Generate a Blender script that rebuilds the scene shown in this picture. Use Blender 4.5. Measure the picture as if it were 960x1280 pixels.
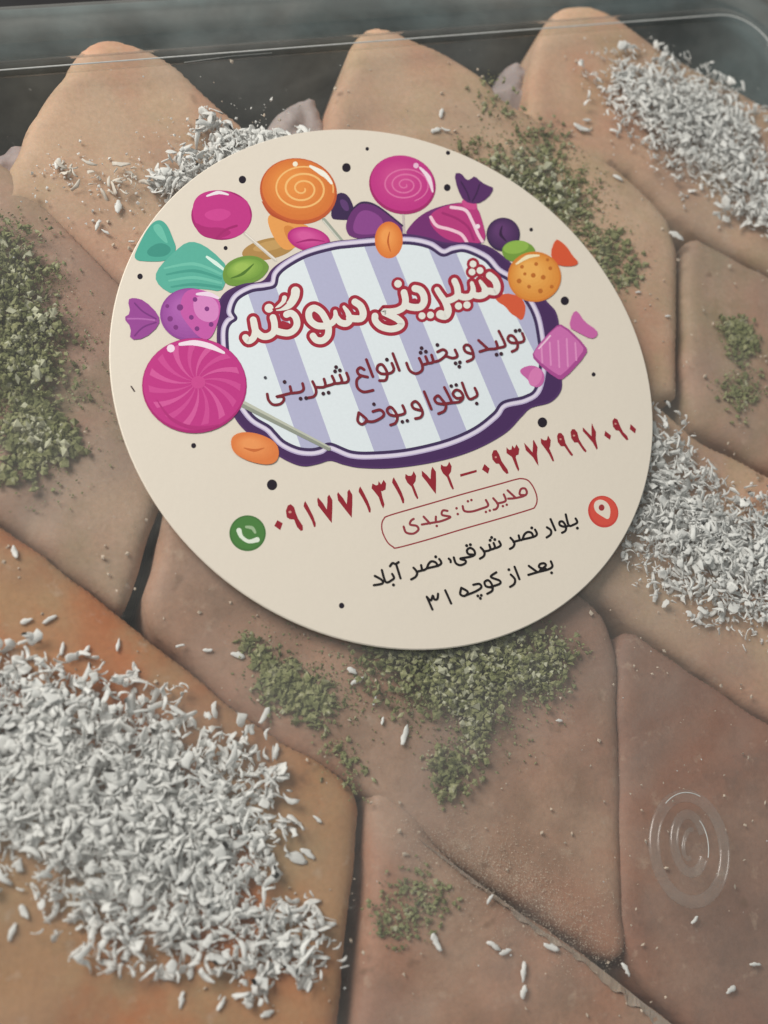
import bpy, math, random
import numpy as np
from mathutils import Matrix, Vector
random.seed(7); RNG = np.random.default_rng(7)
scene = bpy.context.scene
for o in list(bpy.data.objects): bpy.data.objects.remove(o)
C = scene.collection
# ------------------------------------------------------------------ camera
VF, TILT, AX = math.radians(45), math.radians(25.5), math.radians(318)
FPX = 640/math.tan(VF/2)
R_ST = 0.035                       # sticker radius, metres
H = R_ST/0.2645938                 # camera height above the lid
YAW = math.radians(-15.64)         # box is square to the world axes
k = np.array([math.cos(AX), math.sin(AX), 0]); K = np.array([[0,0,k[1]],[0,0,-k[0]],[-k[1],k[0],0]])
RC = np.eye(3)+math.sin(TILT)*K+(1-math.cos(TILT))*K@K
RZ = np.array([[math.cos(YAW),-math.sin(YAW),0],[math.sin(YAW),math.cos(YAW),0],[0,0,1]])
RW = RZ@RC
CEN = RZ@np.array([0.33920582*H, 0.49320703*H, 0])
CAMP = np.array([0,0,H])-CEN
def U(P, z=0.0):
    """points of the photograph -> the place on the horizontal plane at height z"""
    P = np.atleast_2d(np.asarray(P, float))
    d = np.c_[P[:,0]-480, -(P[:,1]-640), -FPX*np.ones(len(P))]@RW.T
    t = (z-CAMP[2])/d[:,2]
    return CAMP[:2]+d[:,:2]*t[:,None]
cd = bpy.data.cameras.new('camera'); cam = bpy.data.objects.new('camera', cd); C.objects.link(cam)
M = Matrix.Identity(4)
for i in range(3):
    for j in range(3): M[i][j] = RW[i][j]
    M[i][3] = CAMP[i]
cam.matrix_world = M
cd.sensor_fit = 'VERTICAL'; cd.sensor_height = 24; cd.lens = 12/math.tan(VF/2)
cd.clip_start = 0.002; cd.clip_end = 20
cd.dof.use_dof = True; cd.dof.focus_distance = 0.150; cd.dof.aperture_fstop = 14
scene.camera = cam
# ------------------------------------------------------------------ world, light
w = bpy.data.worlds.new('World'); scene.world = w; w.use_nodes = True
wn = w.node_tree; bg = wn.nodes['Background']
tc = wn.nodes.new('ShaderNodeTexCoord'); nz = wn.nodes.new('ShaderNodeTexNoise'); nz.inputs['Scale'].default_value = 1.2
cr = wn.nodes.new('ShaderNodeValToRGB')
cr.color_ramp.elements[0].position = .35; cr.color_ramp.elements[0].color = (.62,.655,.64,1)
cr.color_ramp.elements[1].position = .65; cr.color_ramp.elements[1].color = (.95,.98,.96,1)
wn.links.new(tc.outputs['Generated'], nz.inputs['Vector']); wn.links.new(nz.outputs['Fac'], cr.inputs[0]); wn.links.new(cr.outputs[0], bg.inputs[0])
bg.inputs[1].default_value = 0.33
def area(name, loc, target, size, power, col):
    l = bpy.data.lights.new(name, 'AREA'); l.energy = power; l.size = size; l.color = col
    o = bpy.data.objects.new(name, l); C.objects.link(o); o.location = loc
    o.rotation_euler = (Vector(target)-Vector(loc)).to_track_quat('-Z','Y').to_euler(); return o
area('window_light', (-0.29, 0.27, 0.34), (-0.02, 0.02, 0), 0.26, 3.05, (1.0, .94, .87))
scene.view_settings.view_transform = 'Standard'; scene.view_settings.look = 'None'
scene.view_settings.exposure = 0; scene.view_settings.gamma = 1
scene.render.engine = 'CYCLES'
try:
    scene.cycles.transparent_max_bounces = 24; scene.cycles.max_bounces = 6; scene.cycles.diffuse_bounces = 3; scene.cycles.glossy_bounces = 3
except Exception: pass

# ------------------------------------------------------------------ helpers
def lin(c):
    c = np.asarray(c, float)/255
    return tuple(np.where(c <= .04045, c/12.92, ((c+.055)/1.055)**2.4))
def mesh(name, V, F, mat=None, parent=None, smooth=False, cols=None):
    me = bpy.data.meshes.new(name); me.from_pydata([tuple(v) for v in V], [], [tuple(int(i) for i in f) for f in F])
    if smooth: me.polygons.foreach_set('use_smooth', [True]*len(me.polygons))
    if cols is not None:                      # one colour per face
        a = me.color_attributes.new('ink', 'FLOAT_COLOR', 'CORNER')
        buf = []
        for f, c in zip(F, cols):
            for i in f: buf += [c[0], c[1], c[2], 1]
        a.data.foreach_set('color', buf)
    me.update()
    o = bpy.data.objects.new(name, me); C.objects.link(o)
    if mat: me.materials.append(mat)
    if parent: o.parent = parent
    return o
def tag(o, label=None, cat=None, group=None, kind=None):
    if label: o['label'] = label
    if cat: o['category'] = cat
    if group: o['group'] = group
    if kind: o['kind'] = kind
    return o
def empty(name, loc=(0,0,0)):
    o = bpy.data.objects.new(name, None); C.objects.link(o); o.location = loc; o.empty_display_size = .01; return o
class Mat:
    def __init__(s, name):
        s.m = bpy.data.materials.new(name); s.m.use_nodes = True; s.t = s.m.node_tree; s.p = s.t.nodes['Principled BSDF']; s.out = s.t.nodes['Material Output']
    def n(s, typ, **kw):
        nd = s.t.nodes.new(typ)
        for kx, v in kw.items():
            if kx in nd.inputs.keys(): nd.inputs[kx].default_value = v
            else: setattr(nd, kx, v)
        return nd
    def l(s, a, b): s.t.links.new(a, b)
    def noise(s, scale, detail=4, rough=.55, dist=0):
        nd = s.n('ShaderNodeTexNoise'); nd.inputs['Scale'].default_value = scale; nd.inputs['Detail'].default_value = detail
        nd.inputs['Roughness'].default_value = rough; nd.inputs['Distortion'].default_value = dist
        if not hasattr(s, 'geo'): s.geo = s.n('ShaderNodeNewGeometry')
        s.l(s.geo.outputs['Position'], nd.inputs['Vector']); return nd.outputs['Fac']
    def ramp(s, src, stops):
        nd = s.n('ShaderNodeValToRGB'); cr = nd.color_ramp
        while len(cr.elements) < len(stops): cr.elements.new(.5)
        for e, (p, c) in zip(cr.elements, stops): e.position = p; e.color = (c if len(c) == 4 else (*c, 1))
        s.l(src, nd.inputs[0]); return nd.outputs[0]
    def mix(s, f, a, b, mode='MIX'):
        nd = s.n('ShaderNodeMix'); nd.data_type = 'RGBA'; nd.blend_type = mode
        for i, v in ((0, f), (6, a), (7, b)):
            if isinstance(v, bpy.types.NodeSocket): s.l(v, nd.inputs[i])
            else: nd.inputs[i].default_value = v if i == 0 else ((*v, 1) if len(v) == 3 else v)
        return nd.outputs[2]
    def bump(s, src, strength, dist):
        b = s.n('ShaderNodeBump'); b.inputs['Strength'].default_value = strength; b.inputs['Distance'].default_value = dist
        s.l(src, b.inputs['Height']); s.l(b.outputs[0], s.p.inputs['Normal']); return b

# ------------------------------------------------------------------ materials
def make_pastry_mat(name, base, warm, dark, syrup=0.0):
    m = Mat(name); p = m.p
    c = m.mix(m.ramp(m.noise(45, 3, .55, .6), [(.40,(0,0,0)),(.60,(1,1,1))]), base, warm)
    c = m.mix(m.ramp(m.noise(22, 3, .6, 1.0), [(.44,(0,0,0)),(.70,(.75,.75,.75))]), c, tuple(v*.52 for v in (base[0]*.95, base[1]*.92, base[2]*1.05)))
    c = m.mix(m.ramp(m.noise(110, 5, .65), [(.48,(0,0,0)),(.72,(.8,.8,.8))]), c, dark)
    c = m.mix(m.ramp(m.noise(420, 4, .6), [(.60,(0,0,0)),(.74,(.5,.5,.5))]), c, (.56,.42,.32))          # floury bloom
    c = m.mix(m.ramp(m.noise(260, 2, .5), [(.70,(0,0,0)),(.76,(.5,.5,.5))]), c, (.16,.09,.05))           # baked specks
    c = m.mix(.35, c, m.ramp(m.noise(1500, 3, .7), [(.3,(.72,.70,.68)),(.7,(1.15,1.15,1.15))]), 'MULTIPLY')
    m.l(c, p.inputs['Base Color'])
    p.inputs['Roughness'].default_value = .62; p.inputs['Specular IOR Level'].default_value = .3
    p.inputs['Subsurface Weight'].default_value = .25; p.inputs['Subsurface Radius'].default_value = (1,.5,.3); p.inputs['Subsurface Scale'].default_value = .0012
    h = m.n('ShaderNodeMath', operation='ADD'); m.l(m.noise(260, 5, .6), h.inputs[0]); m.l(m.noise(1900, 3, .6), h.inputs[1])
    m.bump(h.outputs[0], .15, .0004)
    return m.m
def make_simple(name, col, rough=.6, var=.15, scale=900, sss=0):
    m = Mat(name); d = tuple(x*(1-var) for x in col); b = tuple(min(1,x*(1+var)) for x in col)
    c = m.ramp(m.noise(scale, 3), [(.3, d), (.7, b)]); m.l(c, m.p.inputs['Base Color']); m.p.inputs['Roughness'].default_value = rough
    if sss:
        m.p.inputs['Subsurface Weight'].default_value = sss; m.p.inputs['Subsurface Radius'].default_value = (1,1,.9); m.p.inputs['Subsurface Scale'].default_value = .0006
    m.p.inputs['Specular IOR Level'].default_value = .25
    return m.m
def make_clear(name, tint=(.985,.992,.99), haze=.012, hazemax=.085, rough=.06, refl=1.0):
    m = Mat(name); m.t.nodes.remove(m.p)
    tr = m.n('ShaderNodeBsdfTransparent'); tr.inputs[0].default_value = (*tint, 1)
    gl = m.n('ShaderNodeBsdfGlossy'); gl.inputs['Roughness'].default_value = rough; gl.inputs['Color'].default_value = (refl,refl,refl,1)
    gi = m.n('ShaderNodeNewGeometry'); dp = m.n('ShaderNodeVectorMath', operation='DOT_PRODUCT'); m.l(gi.outputs['Normal'], dp.inputs[0]); m.l(gi.outputs['Incoming'], dp.inputs[1])
    ab = m.n('ShaderNodeMath', operation='ABSOLUTE'); m.l(dp.outputs['Value'], ab.inputs[0])
    iv = m.n('ShaderNodeMath', operation='SUBTRACT'); iv.inputs[0].default_value = 1; m.l(ab.outputs[0], iv.inputs[1])
    pw = m.n('ShaderNodeMath', operation='POWER'); m.l(iv.outputs[0], pw.inputs[0]); pw.inputs[1].default_value = 5
    fr = m.n('ShaderNodeMath', operation='MULTIPLY_ADD'); m.l(pw.outputs[0], fr.inputs[0]); fr.inputs[1].default_value = .9; fr.inputs[2].default_value = .036
    b = m.n('ShaderNodeBump'); b.inputs['Strength'].default_value = .25; b.inputs['Distance'].default_value = .0003
    m.l(m.noise(60, 3), b.inputs['Height']); m.l(b.outputs[0], gl.inputs['Normal'])
    mx = m.n('ShaderNodeMixShader'); m.l(fr.outputs[0], mx.inputs[0]); m.l(tr.outputs[0], mx.inputs[1]); m.l(gl.outputs[0], mx.inputs[2])
    df = m.n('ShaderNodeBsdfDiffuse'); df.inputs[0].default_value = (.64,.62,.58,1)
    mx2 = m.n('ShaderNodeMixShader')
    s1 = m.ramp(m.noise(22, 5, .62, 1.6), [(.40,(haze,)*3),(.56,(haze*.6+hazemax*.4,)*3),(.72,(hazemax,)*3)])
    s2 = m.ramp(m.noise(1300, 2, .5), [(.70,(0,0,0)),(.80,(.10,.10,.10))])
    ad = m.mix(1.0, s1, s2, 'ADD')
    m.l(ad, mx2.inputs[0]); m.l(mx.outputs[0], mx2.inputs[1]); m.l(df.outputs[0], mx2.inputs[2]); m.l(mx2.outputs[0], m.out.inputs[0])
    return m.m
MP = {
 'tan':   make_pastry_mat('pastry_tan',   (.62,.43,.30), (.58,.33,.22), (.48,.35,.21)),
 'pink':  make_pastry_mat('pastry_pink',  (.47,.305,.22), (.45,.24,.16), (.28,.175,.12)),
 'olive': make_pastry_mat('pastry_olive', (.49,.345,.25), (.47,.265,.185), (.32,.245,.15)),
 'syrup': make_pastry_mat('pastry_syrup', (.50,.18,.07), (.47,.27,.14), (.42,.29,.16)),
 'red':   make_pastry_mat('pastry_red',   (.36,.215,.155), (.34,.165,.11), (.20,.12,.09)),
 'flour': make_pastry_mat('pastry_flour', (.46,.38,.32), (.42,.32,.25), (.3,.24,.2)),
 'lilac': make_pastry_mat('pastry_lilac', (.42,.34,.33), (.45,.38,.37), (.30,.24,.24)),
}
M_FLAKE = make_simple('coconut_white', (.82,.815,.80), .5, .12, 420, 0)
M_FLAKE2 = make_simple('coconut_pinkish', (.74,.68,.61), .5, .12, 700, 0)
def make_pist():
    m = Mat('pistachio_green')
    c = m.ramp(m.noise(650, 3, .7), [(.30,(.105,.115,.040)),(.46,(.19,.205,.080)),(.58,(.31,.31,.15)),(.70,(.46,.45,.33))])
    m.l(c, m.p.inputs['Base Color']); m.p.inputs['Roughness'].default_value = .75
    return m.m
M_PIST = make_pist()
M_TRAY = make_simple('tray_dark_plastic', (.095,.125,.130), .35, .45, 140)  # streak reflections of the plastic painted in as lighter mottling
M_TABLE = make_simple('dark_table', (.028,.028,.030), .5, .3, 60)
M_CRUMB = make_simple('crumb_pale', (.62,.52,.42), .6, .2, 900)
M_LID = make_clear('clear_plastic')
M_RIDGE = make_clear('clear_plastic_ridge', (.88,.90,.90), .05, .16, .14)
M_SKIRT = make_clear('clear_plastic_skirt', (.97,.98,.98), .02, .13, .12)
M_FLANGE = make_clear('clear_plastic_flange', (.90,.93,.93), .10, .30, .2)
M_EMB = make_clear('embossed_plastic', (.96,.965,.965), .03, .10, .22)
M_GLINT_SCUFF = make_simple('glint_and_scuff', (.55,.57,.56), .3, .1)  # pale tone for lid dust and scratch, also for painted highlights
def make_ink():
    m = Mat('print_ink'); a = m.n('ShaderNodeAttribute'); a.attribute_name = 'ink'
    c = m.mix(.5, a.outputs['Color'], m.ramp(m.noise(2400, 2, .6), [(.3,(.95,.95,.95)),(.7,(1.02,1.02,1.02))]), 'MULTIPLY')
    m.l(c, m.p.inputs['Base Color']); m.p.inputs['Roughness'].default_value = .48; m.p.inputs['Specular IOR Level'].default_value = .35
    return m.m
M_INK = make_ink()
def make_paper():
    m = Mat('cream_paper')
    c = m.mix(m.ramp(m.noise(25, 4), [(.35,(0,0,0)),(.7,(1,1,1))]), (.76,.70,.61), (.775,.715,.62))
    c = m.mix(.4, c, m.ramp(m.noise(2600, 3, .6), [(.3,(.97,.97,.97)),(.7,(1.01,1.01,1.01))]), 'MULTIPLY')
    m.l(c, m.p.inputs['Base Color']); m.p.inputs['Roughness'].default_value = .5; m.p.inputs['Specular IOR Level'].default_value = .35
    bb = m.n('ShaderNodeMath', operation='MULTIPLY_ADD'); m.l(m.noise(70, 2), bb.inputs[0]); bb.inputs[1].default_value = 3.0; m.l(m.noise(900, 4), bb.inputs[2]); m.bump(bb.outputs[0], .10, .0002)
    return m.m
M_PAPER = make_paper()

# ------------------------------------------------------------------ polygon tools
def chaikin(P, n=3, closed=True):
    P = np.asarray(P, float)
    for _ in range(n):
        A = P; B = np.roll(P, -1, 0)
        Q = np.empty((2*len(P), 2)); Q[0::2] = .75*A+.25*B; Q[1::2] = .25*A+.75*B; P = Q
    return P
def sdf(Q, P):
    """signed distance (inside positive) of points Q to polygon P"""
    A = P; B = np.roll(P, -1, 0); d2 = np.full(len(Q), 1e9); ins = np.zeros(len(Q), bool)
    for a, b in zip(A, B):
        e = b-a; wv = Q-a; t = np.clip((wv@e)/(e@e+1e-18), 0, 1); dd = wv-t[:,None]*e
        d2 = np.minimum(d2, (dd**2).sum(1))
        c = (a[1] > Q[:,1]) != (b[1] > Q[:,1])
        with np.errstate(divide='ignore', invalid='ignore'):
            x = (b[0]-a[0])*(Q[:,1]-a[1])/(b[1]-a[1])+a[0]
        ins ^= c & (Q[:,0] < x)
    return np.where(ins, 1, -1)*np.sqrt(d2)
# smooth value noise in numpy
_G = RNG.random((64,64))
def vnoise(X, Y, s):
    x = X*s+17.3; y = Y*s+5.1; i = np.floor(x).astype(int); j = np.floor(y).astype(int); fx = x-i; fy = y-j
    fx = fx*fx*(3-2*fx); fy = fy*fy*(3-2*fy)
    g = lambda a, b: _G[a % 64, b % 64]
    return (g(i,j)*(1-fx)+g(i+1,j)*fx)*(1-fy)+(g(i,j+1)*(1-fx)+g(i+1,j+1)*fx)*fy
HEAPC = [(U([(170,1010)])[0], .017, .0016), (U([(880,650)])[0], .012, .0013), (U([(880,160)])[0], .012, .0013), (U([(260,190)])[0], .008, .0012),
         (U([(30,420)])[0], .010, .0010), (U([(590,850)])[0], .010, .0009), (U([(660,220)])[0], .010, .0009)]
def ztop(X, Y):
    z = -.0012-.0009*vnoise(X, Y, 70)-.0005*vnoise(X, Y, 190)
    for c, r, d in HEAPC: z = z-d*np.exp(-((X-c[0])**2+(Y-c[1])**2)/(r*r))
    return z
def catmull0(P, step=5):
    P = np.array(P, float); out = []
    for a, b in zip(P[:-1], P[1:]):
        m = max(1, int(np.linalg.norm(b-a)/step)); out += [a+(b-a)*j/m for j in range(m)]
    return np.array(out+[P[-1]])
def pillow(name, px, mat, label, R=.0030, D=.0019, grow=.00036, h=.0006, zoff=0.0, wob=.00035, tilt=(0,0), floor=-.021, wobz=0, cat='pastry', group='folded pastries packed under the lid', rnd=2):
    P = chaikin(U(px, -.0015+zoff), rnd)
    # resample densely and roughen the outline a little
    P = P+np.c_[vnoise(P[:,0],P[:,1],260)-.5, vnoise(P[:,1],P[:,0],240)-.5]*wob*2
    lo = P.min(0)-h*2; hi = P.max(0)+h*2
    xs = np.arange(lo[0], hi[0], h); ys = np.arange(lo[1], hi[1], h); X, Y = np.meshgrid(xs, ys); nx = len(xs); Q = np.c_[X.ravel(), Y.ravel()]
    d = sdf(Q, P)+grow; g = d.reshape(X.shape); gy, gx = np.gradient(g, h); G = np.c_[gx.ravel(), gy.ravel()]; G /= np.linalg.norm(G, axis=1)[:,None]+1e-9
    out = (d < 0) & (d > -1.05*h*1.42); Q2 = Q.copy(); Q2[out] -= G[out]*d[out][:,None]
    t = np.clip(d, 0, R)/R
    drop = D*(1-np.clip(1-(1-t)**2.6, 0, 1)**(1/2.2))
    c = P.mean(0)
    Z = ztop(Q2[:,0], Q2[:,1])+zoff-drop+tilt[0]*(Q2[:,0]-c[0])+tilt[1]*(Q2[:,1]-c[1])
    Z = Z-wobz*vnoise(Q2[:,0], Q2[:,1], 900)-wobz*vnoise(Q2[:,0], Q2[:,1], 420)
    Z = np.minimum(Z, -.0009+zoff)
    ok = d > -1.05*h*1.42
    idx = np.arange(len(Q)).reshape(X.shape)
    q = np.stack([idx[:-1,:-1], idx[:-1,1:], idx[1:,1:], idx[1:,:-1]], -1).reshape(-1,4)
    q = q[ok[q].all(1) & (d[q].max(1) > 0)]
    used = np.unique(q); mp = -np.ones(len(Q), int); mp[used] = np.arange(len(used)); q = mp[q]
    V = [tuple(v) for v in np.c_[Q2[used], Z[used]]]
    F = [tuple(f) for f in q]
    ed = {}
    for f in F:
        for a, b in zip(f, f[1:]+f[:1]): ed[(a,b)] = 1
    bd = [(a,b) for (a,b) in ed if (b,a) not in ed]; bv = {}
    for a, b in bd:
        for v in (a,b):
            if v not in bv: bv[v] = len(V); V.append((V[v][0], V[v][1], floor))
    for a, b in bd: F.append((b, a, bv[a], bv[b]))
    o = mesh(name, V, F, mat, smooth=True)
    return tag(o, label, cat, group)

# ------------------------------------------------------------------ setting: table, tray
def rrect(x0, x1, y0, y1, r, n=8):
    out = []
    for cx, cy, a0 in ((x1-r,y1-r,0),(x0+r,y1-r,90),(x0+r,y0+r,180),(x1-r,y0+r,270)):
        for i in range(n+1):
            a = math.radians(a0+90*i/n); out.append((cx+r*math.cos(a), cy+r*math.sin(a)))
    return out
def loft(name, rings, mat, parent=None, cap0=False, cap1=False, smooth=True):
    V = []; F = []; n = len(rings[0])
    for r in rings: V += r
    for k_ in range(len(rings)-1):
        for i in range(n):
            j = (i+1) % n; F.append((k_*n+i, k_*n+j, (k_+1)*n+j, (k_+1)*n+i))
    if cap0: F.append(tuple(range(n-1,-1,-1)))
    if cap1: F.append(tuple((len(rings)-1)*n+i for i in range(n)))
    o = mesh(name, V, F, mat, parent, smooth=False)
    if smooth:
        o.data.polygons.foreach_set('use_smooth', [len(p.vertices) == 4 for p in o.data.polygons])
    return o
Yr = float(np.mean(U([(0,93),(960,18)])[:,1])); Xr = float(U([(968,75)])[0,0])
X0 = float(U([(0,1280)])[0,0])-.012; Y0 = float(U([(480,1280)])[0,1])-.030
CR = .007
def ring(off, z, n=8): return [(x, y, z) for x, y in rrect(X0-off, Xr+off, Y0-off, Yr+off, CR+off, n)]
tbl = mesh('table_surface', [(-.6,-.6,-.0285),(.6,-.6,-.0285),(.6,.7,-.0285),(-.6,.7,-.0285)], [(0,1,2,3)], M_TABLE); tag(tbl, 'dark table top under the pastry box', kind='structure')
tray = empty('plastic_tray', ((X0+Xr)/2, (Y0+Yr)/2, -.028)); tag(tray, 'dark plastic tray holding the folded pastries under the clear lid', 'tray')
def par(o, root):
    o.parent = root; o.matrix_parent_inverse = Matrix.Translation(-Vector(root.location)); return o
tb = loft('tray_wall', [ring(-.001,-.0275), ring(.0005,-.0255), ring(.0062,-.0075), ring(.0070,-.0060), ring(.0115,-.0060), ring(.0122,-.0052), ring(.0135,-.0052), ring(.0142,-.0065), ring(.0142,-.0080), ring(.0128,-.0080), ring(.0128,-.0068), ring(.0078,-.0068),ring(.0012,-.0262), ring(0,-.0282)], M_TRAY)
par(tb, tray)
fl = loft('tray_floor', [ring(-.0006,-.0280), ring(-.0006,-.0274)], M_TRAY, cap0=True, cap1=True); par(fl, tray)

# ------------------------------------------------------------------ pastries (outlines walked round each piece)
PAST = [
 ('syrup', [(-170,530),(0,655),(85,718),(165,780),(232,835),(300,890),(370,930),(430,968),(450,1000),(448,1060),(438,1150),(424,1290),(415,1450),(-250,1450),(-250,600)], 'syrupy orange folded pastry under the biggest coconut heap, at the lower left', {}),
 ('olive', [(-170,150),(-60,165),(15,200),(66,262),(148,352),(230,410),(215,600),(190,640),(172,700),(156,756),(140,748),(80,703),(0,640),(-170,520)], 'dull tan folded pastry with a green pistachio strip, left of the sticker', {'zoff':-.0003,'tilt':(.006,0)}),
 ('pink', [(210,640),(197,700),(181,764),(233,818),(298,882),(368,926),(435,966),(500,1015),(532,1038),(600,1088),(700,1152),(790,1212),(784,1100),(783,1000),(776,880),(778,800),(745,752),(600,655),(480,572),(300,450),(230,430)], 'pinkish tan folded pastry reaching out from under the bottom of the sticker', {'zoff':-.0001,'tilt':(-.004,.004)}),
 ('pink', [(464,1004),(476,968),(525,1010),(545,1056),(600,1104),(680,1160),(745,1206),(812,1258),(900,1322),(960,1460),(425,1460),(452,1290),(466,1150)], 'folded pastry with a faint green smudge at the bottom edge of the photo', {'zoff':-.0003}),
 ('red', [(781,775),(830,813),(890,852),(950,893),(1080,975),(1080,1460),(960,1352),(900,1308),(826,1246),(786,1190),(779,1100),(779,1000),(778,880)], 'reddish brown folded pastry under the round moulded mark of the lid', {'zoff':-.0004,'tilt':(.004,0)}),
 ('tan', [(150,310),(300,420),(480,560),(640,668),(748,742),(800,778),(870,826),(950,880),(1080,955),(1080,650),(960,588),(900,556),(860,530),(800,480),(500,270),(300,180),(210,230)], 'tan folded pastry under the coconut heap right of the sticker', {'zoff':-.0002}),
 ('tan', [(-10,262),(6,218),(22,188),(38,155),(52,128),(66,106),(84,88),(93,70),(108,52),(135,43),(165,50),(196,62),(222,78),(246,100),(272,126),(300,150),(325,172),(460,230),(460,500),(300,450),(210,392),(152,342),(85,282),(40,250)], 'pale tan pastry with a rounded tip behind the lid ridge, at the upper left', {'zoff':-.0002,'rnd':1}),
 ('tan', [(408,300),(411,170),(417,130),(427,100),(437,70),(447,46),(466,25),(492,30),(516,44),(556,58),(586,74),(612,96),(630,118),(680,142),(762,190),(815,238),(850,280),(852,400),(850,520),(700,430),(500,340)], 'tan folded pastry with a pistachio patch at the upper right rim of the sticker', {'rnd':1}),
 ('tan', [(664,150),(664,128),(667,90),(674,55),(686,28),(702,6),(735,-3),(766,12),(792,32),(830,58),(890,88),(960,128),(1080,190),(1080,400),(960,326),(905,296),(862,270),(820,228),(790,205),(745,212),(690,220),(660,190)], 'pale pastry with a rounded tip under the coconut heap at the upper right', {'zoff':-.0002,'rnd':1}),
 ('olive', [(862,284),(905,308),(960,338),(1080,405),(1080,640),(960,574),(905,543),(866,520),(862,400)], 'tan pastry with two round green spots at the right edge', {'zoff':-.0004}),
]
for i, (mk, px, lab, kw) in enumerate(PAST):
    pillow('folded_pastry', px, MP[mk], lab, **kw)
TORN = C.objects[[o.name for o in C.objects if o.get('label','').startswith('folded pastry with a faint green smudge')][0]]
EP = catmull0([(525,1046),(600,1102),(680,1162),(745,1204),(812,1256),(850,1284)])
V = []; F = []
for i, (x, y) in enumerate(EP):
    t = i/(len(EP)-1); wd = (2+12*t)*(.45+1.0*float(vnoise(np.array([x*.001]), np.array([y*.001]), 90)[0])); a_ = U([(x,y-1)], -.0016)[0]; b_ = U([(x-wd*.55,y+wd*.8)], -.0016)[0]
    z = float(ztop(np.array([a_[0]]), np.array([a_[1]]))[0]); V += [(a_[0],a_[1],z-.0025),(a_[0],a_[1],z-.0009),(b_[0],b_[1],z-.0003),(b_[0],b_[1],z-.0012)]
for i in range(len(EP)-1):
    for j in range(3): F.append((i*4+j, i*4+4+j, i*4+5+j, i*4+1+j))
mesh('torn_edge', V, F, MP['flour'], TORN)
FRAG = [([(345,160),(352,135),(372,122),(398,112),(415,125),(418,165),(400,190),(350,185)], 'lilac grey broken pastry piece left of the upper middle pastry tip', -.0022),
        ([(612,100),(622,84),(640,68),(658,66),(672,80),(676,120),(650,128),(625,116)], 'small lilac grey pastry piece between the two right hand pastry tips', -.0024),
        ([(-40,190),(-10,172),(18,165),(38,178),(28,225),(0,245),(-40,235)], 'small grey pastry piece at the left edge beside the pale tip', -.0026)]
for px, lab, zo in FRAG: pillow('pastry_fragment', px, MP['lilac'], lab, R=.003, D=.004, h=.0004, zoff=zo, wob=.0016, wobz=.0009, group='broken pastry pieces between the tips', rnd=1)

# ------------------------------------------------------------------ coconut, pistachio
def flake_geo(L, W, T, curl, nseg=5):
    """a curled, irregular coconut shaving as a closed strip, along x"""
    s = np.linspace(-1, 1, nseg); V = []; bx = random.uniform(-.5,.5)
    for i, a in enumerate(s):
        wd = W*(.42+.58*math.sqrt(max(0, 1-abs(a-bx*.5)**2*.7)))*random.uniform(.7, 1.25); x = a*L/2; zc = curl*(a*a)*L*.22; yc = curl*.6*a*a*L*.3+random.uniform(-.1,.1)*W
        tw = .9*a*curl
        for (yy, zz) in ((-.5,-.3),(0,-.5),(.5,-.2),(.38,.4),(0,.55),(-.4,.35)):
            yy += random.uniform(-.05,.05); V.append((x+random.uniform(-.06,.06)*L*(1-abs(a)*.5), yc+yy*wd*math.cos(tw)-zz*T*math.sin(tw), zc+yy*wd*math.sin(tw)+zz*T*math.cos(tw)))
    F = []
    for i in range(nseg-1):
        for j in range(6):
            k2 = (j+1) % 6; F.append((i*6+j, i*6+k2, (i+1)*6+k2, (i+1)*6+j))
    F.append((5,4,3,2,1,0)); b = (nseg-1)*6; F.append((b,b+1,b+2,b+3,b+4,b+5))
    return np.array(V), F
FLAKES = []
for _ in range(110):
    l_ = random.uniform(.0010, .0034); chip = random.random() < .3
    FLAKES.append(flake_geo(l_*(.75 if chip else 1), l_*random.uniform(.40,.70) if chip else l_*random.uniform(.20,.36), random.uniform(.00009,.00022), random.gauss(0,.35) if chip else random.uniform(-1,1)))
def rotm(yaw, pitch, roll):
    cy, sy, cp, sp, cr_, sr = math.cos(yaw), math.sin(yaw), math.cos(pitch), math.sin(pitch), math.cos(roll), math.sin(roll)
    return np.array([[cy,-sy,0],[sy,cy,0],[0,0,1]])@np.array([[cp,0,sp],[0,1,0],[-sp,0,cp]])@np.array([[1,0,0],[0,cr_,-sr],[0,sr,cr_]])
def sample(px, n, spread=.0006, edge=.0016):
    """points in an outline, thinning out towards its rim"""
    P = chaikin(U(px, -.001), 1); lo = P.min(0)-.003; hi = P.max(0)+.003; out = []
    while len(out) < n:
        Q = lo+RNG.random((n*3, 2))*(hi-lo); d = sdf(Q, P)+(vnoise(Q[:,0],Q[:,1],330)-.5)*.003
        pr = np.clip((d+edge*.8)/(edge*1.8), 0, 1)**1.6
        out += [tuple(q) for q in Q[RNG.random(len(Q)) < pr]]
    return out[:n]
def heap(name, px, n, label, mat=None, scale=1.0, edge=.0016, cat='shredded coconut', zdeep=1.0, group='coconut heaps pressed under the lid'):
    V = []; F = []; cnt = 0
    for (x, y) in sample(px, n, edge=edge):
        fv, ff = random.choice(FLAKES); s = scale*random.uniform(.7, 1.2)
        m = rotm(random.uniform(0,6.283), random.gauss(0,.45), random.gauss(0,.7))
        zt = float(ztop(np.array([x]), np.array([y]))[0]); z = random.uniform(zt*zdeep+.0001, -.00050)
        v = fv*s@m.T+np.array([x, y, z]); v[:,2] = np.minimum(v[:,2], -.00038-random.random()*.00012)
        V.append(v); F += [tuple(a+cnt for a in f) for f in ff]; cnt += len(v)
    o = mesh(name, np.concatenate(V), F, mat or M_FLAKE, smooth=True)
    return tag(o, label, cat, group, 'stuff')
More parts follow.
